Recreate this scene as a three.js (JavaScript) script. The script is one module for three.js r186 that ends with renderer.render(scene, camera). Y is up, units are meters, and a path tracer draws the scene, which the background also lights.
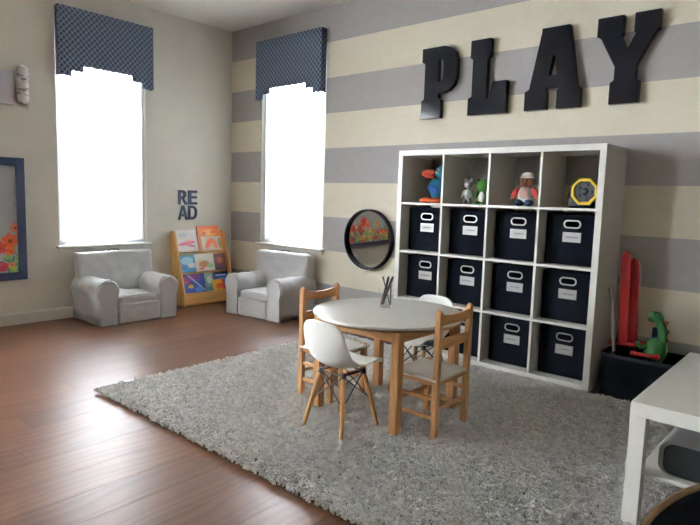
import * as THREE from 'three';
import { mergeGeometries, toCreasedNormals } from 'three/addons/utils/BufferGeometryUtils.js';
import { RoundedBoxGeometry } from 'three/addons/geometries/RoundedBoxGeometry.js';
import { FontLoader } from 'three/addons/loaders/FontLoader.js';
import { ImprovedNoise } from 'three/addons/math/ImprovedNoise.js';

// ---------------------------------------------------------------- camera, sky, exposure
const scene = new THREE.Scene();
const camera = new THREE.PerspectiveCamera(48.896, 700 / 525, 0.05, 200);
camera.position.set(5.1012, 1.1195, 3.8706);
camera.rotation.order = 'YXZ';
camera.rotation.set(-0.112486, 0.716826, 0.030247);
scene.add(camera);
const renderer = new THREE.WebGLRenderer({ antialias: true });
renderer.toneMapping = THREE.LinearToneMapping;
renderer.toneMappingExposure = 1.42;
renderer.shadowMap.enabled = true;
scene.background = new THREE.Color().setRGB(0.92, 0.98, 1.08);   // overcast bright sky
scene.backgroundIntensity = 56;

// ---------------------------------------------------------------- helpers
let seed = 20240611;
const rnd = () => { seed = (seed * 1664525 + 1013904223) >>> 0; return seed / 4294967296; };
const rr = (a, b) => a + (b - a) * rnd();
const noise = new ImprovedNoise();
const fbm = (x, y, z) => noise.noise(x, y, z) + 0.5 * noise.noise(2 * x, 2 * y, 2 * z + 5) + 0.25 * noise.noise(4 * x, 4 * y, 4 * z + 9);
const taken = new Map();
function numbered(name) {
  const n = taken.get(name) ?? 0; taken.set(name, n + 1);
  return n ? name + '_' + String(n).padStart(3, '0') : name;
}
const V = (x, y, z) => new THREE.Vector3(x, y, z);
function thing(name, label, category, [x, y, z] = [0, 0, 0], turn = 0, group) {
  const o = new THREE.Group(); o.name = numbered(name); scene.add(o);
  o.position.set(x, y, z); o.rotation.y = turn; o.userData = { label, category };
  if (group) o.userData.group = group;
  return o;
}
function struct(name, label, category) {
  const o = new THREE.Group(); o.name = name; scene.add(o); o.userData = { kind: 'structure', label, category };
  return o;
}
function part(name, geo, mat, parent) {
  const m = new THREE.Mesh(Array.isArray(geo) ? merge(geo) : geo, mat);
  m.name = name; m.castShadow = m.receiveShadow = true; parent.add(m); return m;
}
function copyOf(o, label, pos, turn) {
  const c = o.clone(); c.name = numbered(o.name); c.userData = { ...o.userData, label }; scene.add(c);
  c.position.set(...pos); c.rotation.set(0, turn, 0); return c;
}
function clean(g) {
  let q = g.index ? g.toNonIndexed() : g;
  for (const k of Object.keys(q.attributes)) if (!['position', 'normal', 'uv'].includes(k)) q.deleteAttribute(k);
  if (!q.attributes.uv) q.setAttribute('uv', new THREE.BufferAttribute(new Float32Array(q.attributes.position.count * 2), 2));
  return q;
}
const merge = (list) => mergeGeometries(list.map(clean));
const AX = { x: 0, y: 1, z: 2 };
// texture coordinates in metres, chosen by the way each triangle faces; grain runs along v
function metric(g, grain = 'y', off = 0) {
  const q = clean(g), p = q.attributes.position.array, n = p.length / 9, uv = q.attributes.uv.array, ga = AX[grain];
  const a = V(), b = V(), c = V();
  for (let i = 0; i < n; i++) {
    a.fromArray(p, i * 9); b.fromArray(p, i * 9 + 3); c.fromArray(p, i * 9 + 6);
    b.sub(a); c.sub(a); b.cross(c);
    const w = [Math.abs(b.x), Math.abs(b.y), Math.abs(b.z)], d = w.indexOf(Math.max(...w));
    const rest = [0, 1, 2].filter((k) => k !== d);
    const vI = rest.includes(ga) ? ga : rest[1], uI = rest.find((k) => k !== vI);
    for (let k = 0; k < 3; k++) { uv[i * 6 + k * 2] = p[i * 9 + k * 3 + uI] + off; uv[i * 6 + k * 2 + 1] = p[i * 9 + k * 3 + vI] + off * 1.7; }
  }
  return q;
}
function place(g, x = 0, y = 0, z = 0, rx = 0, ry = 0, rz = 0) {
  g.applyMatrix4(new THREE.Matrix4().compose(V(x, y, z), new THREE.Quaternion().setFromEuler(new THREE.Euler(rx, ry, rz)), V(1, 1, 1)));
  return g;
}
// rounded box given by centre and size
function rb(w, h, d, x = 0, y = 0, z = 0, r = 0.003, seg = 2, rot = [0, 0, 0], grain = 'y') {
  const g = new RoundedBoxGeometry(w, h, d, seg, Math.min(r, w / 2.01, h / 2.01, d / 2.01));
  return place(metric(g, grain, rnd()), x, y, z, ...rot);
}
const bx = (w, h, d, x = 0, y = 0, z = 0) => place(metric(new THREE.BoxGeometry(w, h, d)), x, y, z);
// a padded, fabric-covered block: rounded and dented by noise
function soft(w, h, d, r, seg, amp, freq, sd, squash) {
  const g = new THREE.BoxGeometry(w, h, d, seg, seg, seg), p = g.attributes.position, c = V(), q = V(), ix = w / 2 - r, iy = h / 2 - r, iz = d / 2 - r;
  for (let i = 0; i < p.count; i++) {
    q.fromBufferAttribute(p, i);
    c.set(THREE.MathUtils.clamp(q.x, -ix, ix), THREE.MathUtils.clamp(q.y, -iy, iy), THREE.MathUtils.clamp(q.z, -iz, iz));
    q.sub(c).normalize();
    const k = r + amp * fbm(c.x * freq + sd, c.y * freq + sd * 2 + q.y, c.z * freq + q.x);
    c.addScaledVector(q, k);
    if (squash) squash(c);
    p.setXYZ(i, c.x, c.y, c.z);
  }
  return metric(toCreasedNormals(g, 1.1));
}
function rod(a, b, r0, r1 = r0, seg = 8) {
  const d = b.clone().sub(a), g = new THREE.CylinderGeometry(r1, r0, d.length(), seg, 1);
  metric(g); g.applyQuaternion(new THREE.Quaternion().setFromUnitVectors(V(0, 1, 0), d.clone().normalize()));
  g.translate((a.x + b.x) / 2, (a.y + b.y) / 2, (a.z + b.z) / 2); return g;
}
const tube = (pts, r, n = 24, seg = 6, closed = false) => new THREE.TubeGeometry(new THREE.CatmullRomCurve3(pts, closed), n, r, seg, closed);
function ball(rx, ry, rz, x, y, z, rot = [0, 0, 0], s = 14) { const g = new THREE.SphereGeometry(1, s, Math.ceil(s * 0.7)); g.scale(rx, ry, rz); return place(g, x, y, z, ...rot); }
const lathe = (pts, seg = 32) => new THREE.LatheGeometry(pts.map(([x, y]) => new THREE.Vector2(x, y)), seg);
function extrude(pts, depth, holes = [], bevel = 0) {
  const s = new THREE.Shape(pts.map(([x, y]) => new THREE.Vector2(x, y)));
  for (const h of holes) s.holes.push(new THREE.Path(h.map(([x, y]) => new THREE.Vector2(x, y))));
  return new THREE.ExtrudeGeometry(s, { depth: depth - 2 * bevel, bevelEnabled: bevel > 0, bevelSize: bevel, bevelThickness: bevel, bevelOffset: -bevel, bevelSegments: 2, curveSegments: 16 }).translate(0, 0, bevel);
}

// ---------------------------------------------------------------- textures
function dataTex(w, h, f, srgb = true, rep = [1, 1]) {
  const d = new Uint8Array(w * h * 4);
  for (let y = 0; y < h; y++) for (let x = 0; x < w; x++) {
    const c = f(x, y, x / w, y / h), i = (y * w + x) * 4;
    d[i] = Math.max(0, Math.min(255, c[0])); d[i + 1] = Math.max(0, Math.min(255, c[1])); d[i + 2] = Math.max(0, Math.min(255, c[2])); d[i + 3] = 255;
  }
  const t = new THREE.DataTexture(d, w, h); t.wrapS = t.wrapT = THREE.RepeatWrapping; t.magFilter = t.minFilter = THREE.LinearFilter;
  if (srgb) t.colorSpace = THREE.SRGBColorSpace;
  t.repeat.set(...rep); t.needsUpdate = true; return t;
}
function canvasTex(w, h, draw) {
  const c = document.createElement('canvas'); c.width = w; c.height = h; draw(c.getContext('2d'), w, h);
  const t = new THREE.CanvasTexture(c); t.colorSpace = THREE.SRGBColorSpace; t.magFilter = THREE.LinearFilter; return t;
}
// smooth tiling noise
function tile(u, v, n, z) { const a = u * Math.PI * 2, b = v * Math.PI * 2, r = n / (Math.PI * 2); return noise.noise(Math.cos(a) * r + 7, Math.sin(a) * r + z, Math.cos(b) * r + 3) * 0.7 + noise.noise(Math.cos(b) * r + 11, Math.sin(b) * r + z, Math.sin(a) * r + 5) * 0.7; }
const peel = dataTex(256, 256, (x, y, u, v) => { const k = 128 + 70 * tile(u, v, 60, 1) + 30 * tile(u, v, 20, 3); return [k, k, k]; }, false, [2, 2]);
const weave = dataTex(128, 128, (x, y) => { const k = 128 + 50 * (((x >> 2) + (y >> 2)) % 2 ? 1 : -1) * 0.6 + (rnd() - 0.5) * 70; return [k, k, k]; }, false, [12, 12]);
function woodTex(base, vary, freq, rep) {
  return dataTex(128, 512, (x, y, u, v) => {
    const w = tile(u, v, 3, 2) * 0.6, l = Math.sin((u * freq + w * 2.2 + tile(u, v, 2, 8) * 1.5) * Math.PI * 2), f = (noise.noise(x * 0.9, y * 0.035, 3)) * 0.9;
    const k = l * 0.35 + f * 0.65;
    return [base[0] + vary[0] * k, base[1] + vary[1] * k, base[2] + vary[2] * k];
  }, true, rep);
}
const STRIPE = 2.8 / 9;
const grayS = [168, 164, 161], creamS = [220, 213, 192];
const stripes = dataTex(64, 1152, (x, y, u, v) => {
  const c = Math.floor(v * 9) % 2 === 0 ? grayS : creamS, k = (rnd() - 0.5) * 5 + 3 * noise.noise(x * 0.12, y * 0.05, 2);
  return c.map((q) => q + k);
}, true, [1 / 0.7, 1 / 2.8]);
const paintT = dataTex(128, 128, (x, y, u, v) => { const k = 4 * tile(u, v, 8, 2) + (rnd() - 0.5) * 4; return [221 + k, 217 + k, 206 + k]; }, true, [0.8, 0.8]);
const pine = woodTex([186, 138, 88], [24, 26, 24], 5, [5, 1.2]);
const birch = woodTex([214, 164, 100], [16, 17, 18], 4, [3, 0.8]);

// ---------------------------------------------------------------- materials
const std = (o) => new THREE.MeshPhysicalMaterial({ side: THREE.DoubleSide, ...o });
const M = {
  stripe: std({ map: stripes, bumpMap: peel, bumpScale: 0.0006, roughness: 0.62, side: THREE.FrontSide }),
  paint: std({ map: paintT, bumpMap: peel, bumpScale: 0.0006, roughness: 0.7, side: THREE.FrontSide }),
  ceiling: std({ color: '#efede6', bumpMap: peel, bumpScale: 0.0008, roughness: 0.9, side: THREE.FrontSide }),
  trim: std({ color: '#e4e2da', roughness: 0.4 }),
  vinyl: std({ color: '#e8ebee', roughness: 0.35 }),
  glass: std({ color: '#ffffff', transmission: 1, thickness: 0, roughness: 0, ior: 1.5 }),
  slat: std({ color: '#f2f3f2', transmission: 0.27, thickness: 0, roughness: 1 }),
  pine: std({ map: pine, roughness: 0.45 }),
  birch: std({ map: birch, roughness: 0.45 }),
  white: std({ color: '#e3e1d8', roughness: 0.32 }),
  plastic: std({ color: '#e6e5dd', roughness: 0.3 }),
  lacquer: std({ color: '#e2e0d6', roughness: 0.2 }),
  black: std({ color: '#15171b', roughness: 0.35 }),
  letter: std({ color: '#090c16', roughness: 0.12, specularIntensity: 0.42 }),
  navy: std({ color: '#080d18', roughness: 0.95, bumpMap: weave, bumpScale: 0.0006, specularIntensity: 0.4 }),
  navyFrame: std({ color: '#273350', roughness: 0.4 }),
  silver: std({ color: '#b4b4ae', roughness: 0.35, metalness: 0.9 }),
  fabric: std({ color: '#d4d4d5', roughness: 0.95, bumpMap: weave, bumpScale: 0.0005, sheen: 0.5, sheenRoughness: 0.5 }),
  mirror: std({ color: '#e9eeee', roughness: 0.015, metalness: 1 }),
  ground: std({ color: '#a9a79c', roughness: 1 }),
};
const flat = (color, roughness = 0.6, more = {}) => std({ color, roughness, ...more });

// ---------------------------------------------------------------- the room
const RX = 6.6, RZ = 7.6, H = 2.8, T = 0.16;
const W1 = { a: 0.985, b: 1.805, y0: 0.62, y1: 2.5 };     // left window (along z)
const W2 = { a: 0.485, b: 1.385, y0: 0.62, y1: 2.5 };     // window in the striped wall (along x)
const W3 = { ...W1, a: 3.395, b: 4.215 }, W4 = { ...W1, a: 5.805, b: 6.625 };   // further windows of the plain wall, outside the frame: they light the room and glint on the letters
const rect = (x0, y0, x1, y1) => [[x0, y0], [x1, y0], [x1, y1], [x0, y1]];
{
  const wb = struct('wall_back', 'wall painted in wide horizontal grey and cream stripes', 'wall');
  part('plaster', extrude(rect(0, 0, RX, H), T, [rect(W2.a, W2.y0, W2.b, W2.y1)]).translate(0, 0, -T), M.stripe, wb);
  const wl = struct('wall_left', 'plain off-white wall with a tall window', 'wall');
  // seen from inside, x of the outline runs towards -z
  part('plaster', extrude(rect(-RZ, 0, T, H), T, [W1, W3, W4].map((q) => rect(-q.b, q.y0, -q.a, q.y1))).rotateY(Math.PI / 2).translate(-T, 0, 0), M.paint, wl);
  const wr = struct('wall_right', 'plain off-white wall beyond the right of the view', 'wall');
  part('plaster', bx(T, H, RZ + 2 * T, RX + T / 2, H / 2, RZ / 2), M.paint, wr);
  const wf = struct('wall_front', 'plain off-white wall behind the viewer', 'wall');
  part('plaster', bx(RX + T, H, T, (RX - T) / 2, H / 2, RZ + T / 2), M.paint, wf);
  const c = struct('ceiling', 'flat white ceiling', 'ceiling');
  part('plaster', bx(RX + 2 * T, T, RZ + 2 * T, RX / 2, H + T / 2, RZ / 2), M.ceiling, c);
  const board = (len) => extrude([[0, 0], [0.014, 0], [0.014, 0.085], [0.009, 0.097], [0, 0.1]], len);
  const bl = struct('baseboard_left', 'white moulded baseboard along the plain wall', 'baseboard');
  part('moulding', board(RZ), M.trim, bl);
  const bb = struct('baseboard_back', 'white moulded baseboard under the striped wall', 'baseboard');
  part('moulding', board(RX).rotateY(Math.PI / 2).scale(1, 1, -1).translate(0, 0, 0), flat('#e4e2da', 0.4), bb);
}
{ // laminate floor, boards running along z
  const fl = struct('floor', 'reddish brown laminate floor boards with a satin sheen', 'floor');
  part('underlay', bx(RX + 2 * T, 0.1, RZ + 2 * T, RX / 2, -0.062, RZ / 2), flat('#2c1c14', 0.9), fl);
  const tone = [[92, 60, 40], [87, 56, 37], [98, 65, 43], [91, 60, 42], [83, 54, 36]];
  const mats = tone.map((b) => std({ map: woodTex(b, [20, 15, 12], 3, [6, 0.8]), roughness: 0.33, bumpMap: peel, bumpScale: 0.0002 }));
  const pw = 0.19, pl = 1.29;
  const variants = [0, 1, 2, 3, 4, 5].map((k) => metric(new THREE.BoxGeometry(pw - 0.0012, 0.012, pl - 0.0012), 'z', k * 0.37));
  const cols = Math.ceil(RX / pw);
  for (let i = 0; i < cols; i++) {
    const shift = -((i * 0.43 + rr(0, 0.2)) % 1) * pl;
    for (let z = shift; z < RZ; z += pl) {
      const m = part('plank', variants[Math.floor(rnd() * 6)], mats[Math.floor(rnd() * 5)], fl);
      m.position.set(pw * (i + 0.5), -0.006, z + pl / 2);
    }
  }
}
{ // ground outside
  const g = struct('ground', 'pale bright ground outside the windows', 'ground');
  part('soil', bx(60, 0.2, 60, -20, -0.5, -20), M.ground, g);
}
// windows: frame flush in the opening, two sashes, glass, sill board and apron
function makeWindow(name, w, h, label) {          // local: x along the wall, y up from the opening's foot, z into the room, origin at the left foot of the opening
  const o = struct(name, label, 'window');
  const f = [bx(0.055, h, 0.07, 0.0275, h / 2, -0.085), bx(0.055, h, 0.07, w - 0.0275, h / 2, -0.085), bx(w, 0.055, 0.07, w / 2, h - 0.0275, -0.085), bx(w, 0.04, 0.07, w / 2, 0.02, -0.085)];
  part('frame', f, M.vinyl, o);
  const mid = 0.86;
  for (const [y0, y1, z] of [[0.04, mid + 0.02, -0.078], [mid - 0.02, h - 0.055, -0.1]]) {
    const s = part('sash', [bx(0.035, y1 - y0, 0.022, 0.0725, (y0 + y1) / 2, z), bx(0.035, y1 - y0, 0.022, w - 0.0725, (y0 + y1) / 2, z), bx(w - 0.18, 0.04, 0.022, w / 2, y0 + 0.02, z), bx(w - 0.18, 0.04, 0.022, w / 2, y1 - 0.02, z)], M.vinyl, o);
    part('pane', bx(w - 0.17, y1 - y0 - 0.07, 0.004, w / 2, (y0 + y1) / 2, z), M.glass, s);
  }
  part('jamb_liner', [bx(0.008, h, 0.115, 0.004, h / 2, -0.06), bx(0.008, h, 0.115, w - 0.004, h / 2, -0.06), bx(w, 0.008, 0.115, w / 2, h - 0.004, -0.06)], M.trim, o);
  part('sill', [rb(w + 0.05, 0.022, 0.15, w / 2, 0.003, -0.028, 0.008)], M.trim, o);
  part('apron', [rb(w + 0.01, 0.035, 0.012, w / 2, -0.026, 0.007, 0.003)], M.trim, o);
  return o;
}
const win1 = makeWindow('window_1', W1.b - W1.a, W1.y1 - W1.y0, 'tall bright window in the plain wall');
win1.position.set(0, W1.y0, W1.b); win1.rotation.y = Math.PI / 2;
const win2 = makeWindow('window_2', W2.b - W2.a, W2.y1 - W2.y0, 'tall bright window in the striped wall');
win2.position.set(W2.a, W2.y0, 0);

[W3, W4].forEach((q, i) => {
  const w = makeWindow('window_' + (i + 3), q.b - q.a, q.y1 - q.y0, 'tall bright window further along the plain wall');
  w.position.set(0, q.y0, q.b); w.rotation.y = Math.PI / 2;
});

// ---------------------------------------------------------------- blinds and valances
function makeBlind(label, w, h, pos, turn, open) {
  const o = thing('vertical_blind', label, 'blind', pos, turn, 'vertical blinds in the windows');
  part('headrail', rb(w - 0.03, 0.035, 0.04, w / 2, h - 0.03, 0, 0.004), M.vinyl, o);
  const n = Math.round((w - 0.03) / 0.079), pitch = (w - 0.03) / n, sl = new THREE.CylinderGeometry(0.12, 0.12, h - 0.11, 6, 1, true, -0.37, 0.74).translate(0, 0, -0.117);
  for (let i = 0; i < n; i++) {
    const s = part('slat', sl, M.slat, o);
    s.position.set(0.015 + pitch * (i + 0.5), (h - 0.05) / 2 - 0.005, 0); s.rotation.y = open;
  }
  return o;
}
makeBlind('white vertical blind in the window of the plain wall', W1.b - W1.a, W1.y1 - W1.y0, [-0.03, W1.y0 + 0.02, W1.b], Math.PI / 2, 0.3);
makeBlind('white vertical blind in the window of the striped wall', W2.b - W2.a, W2.y1 - W2.y0, [W2.a, W2.y0 + 0.02, -0.03], 0, -0.3);
const lattice = canvasTex(128, 128, (c, w, h) => {
  c.fillStyle = '#3b465a'; c.fillRect(0, 0, w, h);
  c.strokeStyle = '#8c98a8'; c.lineWidth = 13;
  for (const s of [-1, 0, 1]) for (const t of [-1, 0, 1]) {
    c.beginPath(); c.moveTo(s * w + w / 2, t * h); c.lineTo(s * w + w, t * h + h / 2); c.lineTo(s * w + w / 2, t * h + h); c.lineTo(s * w, t * h + h / 2); c.closePath(); c.stroke();
  }
  c.fillStyle = '#1d2740'; for (const [x, y] of [[0.5, 0.5], [0, 0], [1, 0], [0, 1], [1, 1]]) { c.beginPath(); c.arc(x * w, y * h, 17, 0, 7); c.fill(); }
});
lattice.wrapS = lattice.wrapT = THREE.RepeatWrapping; lattice.repeat.set(1 / 0.046, 1 / 0.05);
const valanceM = std({ map: lattice, roughness: 0.9, bumpMap: weave, bumpScale: 0.0004 });
function makeValance(label, w, pos, turn) {     // local: x 0..w along wall, z 0 wall .. 0.1, y 0 = lowest edge
  const o = thing('window_valance', label, 'valance', pos, turn, 'box valances over the windows');
  const h = 0.558, a = 0.105, b = 0.205, s = 0.048;
  const front = [[0, 0], [a, 0], [a, s], [b, s], [b, 2 * s], [w - b, 2 * s], [w - b, s], [w - a, s], [w - a, 0], [w, 0], [w, h], [0, h]];
  part('front_board', metric(extrude(front, 0.018, [], 0.003)).translate(0, 0, 0.048), valanceM, o);
  for (const x of [0.006, w - 0.006]) part('side_board', bx(0.0118, h - 0.004, 0.049, x, h / 2, 0.0245), valanceM, o);
  part('top_board', bx(w - 0.026, 0.012, 0.049, w / 2, h - 0.008, 0.0245), valanceM, o);
  return o;
}
makeValance('navy lattice box valance over the window in the plain wall', 0.85, [0.001, 2.053, 1.795], Math.PI / 2);
makeValance('navy lattice box valance over the window in the striped wall', 0.908, [0.467, 2.055, 0.001], 0);

// ---------------------------------------------------------------- cube shelf unit and its storage boxes
const KX = 2.5224, KZ = 0.01, KW = 1.47, KD = 0.39, KO = 0.038, KI = 0.016, KC = (KW - 2 * KO - 3 * KI) / 4;
const cellX = (c) => KX + KO + c * (KC + KI), cellY = (r) => KW - KO - KC - r * (KC + KI);       // left and lower corner of a cell, r counted from the top
{
  const o = thing('cube_shelf', 'white open shelf unit of sixteen cubes against the striped wall', 'shelf', [KX, 0, KZ]);
  const D = KD / 2, r = 0.0025;
  part('top_panel', rb(KW, KO, KD, KW / 2, KW - KO / 2, D, r), M.white, o);
  part('bottom_panel', rb(KW, KO, KD, KW / 2, KO / 2, D, r), M.white, o);
  for (const x of [KO / 2, KW - KO / 2]) part('side_panel', rb(KO, KW - 2 * KO, KD, x, KW / 2, D, 0.001), M.white, o);
  for (let i = 0; i < 3; i++) part('shelf_board', rb(KW - 2 * KO, KI, KD - 0.004, KW / 2, KO + KC + KI / 2 + i * (KC + KI), D, 0.001), M.white, o);
  for (let i = 0; i < 3; i++) for (let j = 0; j < 4; j++) part('divider', rb(KI, KC, KD - 0.006, KO + KC + KI / 2 + i * (KC + KI), KO + KC / 2 + j * (KC + KI), D, 0.001), M.white, o);
}
const rowWord = ['', 'upper box row', 'middle box row', 'bottom box row'], colWord = ['first', 'second', 'third', 'fourth'];
function boxLabelTex(k) {
  return canvasTex(96, 48, (c, w, h) => {
    c.fillStyle = '#b2b1ac'; c.fillRect(0, 0, w, h); c.fillStyle = '#6c6d71';
    let x = 20 - (k % 3) * 4; while (x < 74 + (k % 4) * 4) { const q = 3 + ((k * 7 + x * 3) % 5); c.fillRect(x, 18 + (x * k) % 3, q, 12 - (x % 3) * 2); x += q + 3; }
  });
}
{
  const S = 0.314, SD = 0.3;
  const oblong = (w, h, n = 10) => { const p = [], r = h / 2; for (let s = 0; s < 2; s++) for (let i = 0; i <= n; i++) { const a = -Math.PI / 2 + Math.PI * (i / n) + s * Math.PI; p.push([(s ? -1 : 1) * (w / 2 - r) + Math.cos(a) * r, Math.sin(a) * r]); } return p; };
  const hole = oblong(0.086, 0.034), th = 0.008;
  const bodyG = [
    extrude(rect(-S / 2, 0, S / 2, S), th, [hole.map(([x, y]) => [x + 0.004, y + 0.252])], 0.002).translate(0, 0, SD / 2 - th),
    rb(S, S, th, 0, S / 2, -SD / 2 + th / 2, 0.002), rb(th, S, SD - 2 * th, -S / 2 + th / 2, S / 2, 0, 0.002), rb(th, S, SD - 2 * th, S / 2 - th / 2, S / 2, 0, 0.002), rb(S - 2 * th, th, SD - 2 * th, 0, th / 2, 0, 0.002)];
  const body = metric(merge(bodyG)), ringG = extrude(oblong(0.108, 0.052, 14), 0.006, [oblong(0.09, 0.035, 14)], 0.002);
  const hold = extrude(rect(-0.056, -0.03, 0.056, 0.03), 0.004, [rect(-0.048, -0.022, 0.048, 0.022)], 0.001), seams = merge([rb(0.006, S - 0.01, 0.004, -S / 2 + 0.006, S / 2, SD / 2, 0.0018), rb(0.006, S - 0.01, 0.004, S / 2 - 0.006, S / 2, SD / 2, 0.0018), rb(S - 0.01, 0.007, 0.004, 0, S - 0.006, SD / 2, 0.0018)]);
  const paperG = new THREE.PlaneGeometry(0.1, 0.048);
  const labels = [0, 1, 2, 3].map((k) => std({ map: boxLabelTex(k), roughness: 0.5 }));
  for (let r = 1; r < 4; r++) for (let c = 0; c < 4; c++) {
    const o = thing('storage_box', `navy fabric storage box, ${colWord[c]} from left in the ${rowWord[r]} of the shelf`, 'storage box', [cellX(c) + KC / 2 + 0.006 + rr(-0.002, 0.002), cellY(r) + 0.0005, 0.312 - SD / 2 + rr(-0.004, 0.004)], rr(-0.012, 0.012), 'navy fabric boxes in the cube shelf');
    const bd = part('body', body, M.navy, o); part('seam', seams, M.navy, bd);
    const rg = part('handle_ring', ringG, M.silver, o); rg.position.set(0.004, 0.252, SD / 2 - 0.001);
    const lh = part('label_holder', hold, M.silver, o); lh.position.set(0.006, 0.172, SD / 2 - 0.0005);
    const pp = part('paper_label', paperG, labels[(r * 5 + c * 3) % 4], lh); pp.position.z = 0.002;
  }
}

// ---------------------------------------------------------------- PLAY letters on the wall
{
  const defs = {
    P: [2.452, 0.318, [[0.004, 0], [0.185, 0], [0.185, 0.135], [0.158, 0.15], [0.158, 0.185], [0.2, 0.185], [0.255, 0.2], [0.298, 0.24], [0.318, 0.3], [0.318, 0.42], [0.3, 0.475], [0.262, 0.512], [0.205, 0.53], [0, 0.53], [0, 0.43], [0.028, 0.415], [0.028, 0.15], [0.004, 0.135]], [[[0.15, 0.27], [0.172, 0.27], [0.19, 0.285], [0.197, 0.31], [0.197, 0.4], [0.19, 0.425], [0.172, 0.44], [0.15, 0.44]]]],
    L: [2.868, 0.31, [[0, 0], [0.31, 0], [0.31, 0.225], [0.2, 0.225], [0.178, 0.15], [0.178, 0.11], [0.148, 0.11], [0.148, 0.395], [0.168, 0.41], [0.168, 0.53], [0.006, 0.53], [0.006, 0.41], [0.028, 0.395], [0.028, 0.135], [0, 0.12]], []],
    A: [3.308, 0.388, [[0, 0], [0.158, 0], [0.158, 0.12], [0.15, 0.128], [0.152, 0.14], [0.236, 0.14], [0.238, 0.128], [0.228, 0.12], [0.228, 0], [0.388, 0], [0.388, 0.125], [0.362, 0.14], [0.29, 0.53], [0.1, 0.53], [0.1, 0.505], [0.03, 0.14], [0, 0.125]], [[[0.165, 0.22], [0.222, 0.22], [0.2, 0.345], [0.19, 0.345]]]],
    Y: [3.766, 0.368, [[0.1, 0], [0.275, 0], [0.275, 0.13], [0.25, 0.145], [0.25, 0.225], [0.342, 0.405], [0.368, 0.42], [0.368, 0.53], [0.222, 0.53], [0.222, 0.42], [0.232, 0.41], [0.19, 0.325], [0.148, 0.41], [0.158, 0.42], [0.158, 0.53], [0, 0.53], [0, 0.42], [0.026, 0.405], [0.122, 0.225], [0.122, 0.145], [0.1, 0.13]], []],
  };
  const word = { P: 'black wooden slab letter P, first of the word on the striped wall', L: 'black wooden slab letter L on the striped wall', A: 'black wooden slab letter A on the striped wall', Y: 'black wooden slab letter Y, last of the word on the striped wall' };
  for (const k of 'PLAY') {
    const [x, w, pts, holes] = defs[k];
    const o = thing('wall_letter', word[k], 'letter', [x, 1.742, 0.0015], 0, 'large black letters on the striped wall');
    part('letter_body', metric(extrude(pts, 0.048, holes, 0.002)).scale(0.975, 1, 1), M.letter, o);
  }
}
{ // READ sign, two rows of two letters
  const font = await new FontLoader().loadAsync('fonts/droid/droid_sans_bold.typeface.json');
  const o = thing('word_sign', 'slate blue letters reading READ in two rows above the bookcase', 'sign', [0.0015, 0.845, 0.655], Math.PI / 2);
  const m = flat('#313a52', 0.6, { specularIntensity: 0.4 });
  const word = 'READ';
  for (let i = 0; i < 4; i++) {
    const g = new THREE.ExtrudeGeometry(font.generateShapes(word[i], 1), { depth: 0.1, bevelEnabled: false, curveSegments: 6 });
    g.computeBoundingBox(); const b = g.boundingBox;
    g.translate(-b.min.x, -b.min.y, 0).scale(0.108 / (b.max.x - b.min.x), 0.143 / (b.max.y - b.min.y), 0.07);
    part('letter', g, m, o).position.set((i % 2) * 0.113 + 0.002, i < 2 ? 0.152 : 0, 0);
  }
}

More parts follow.
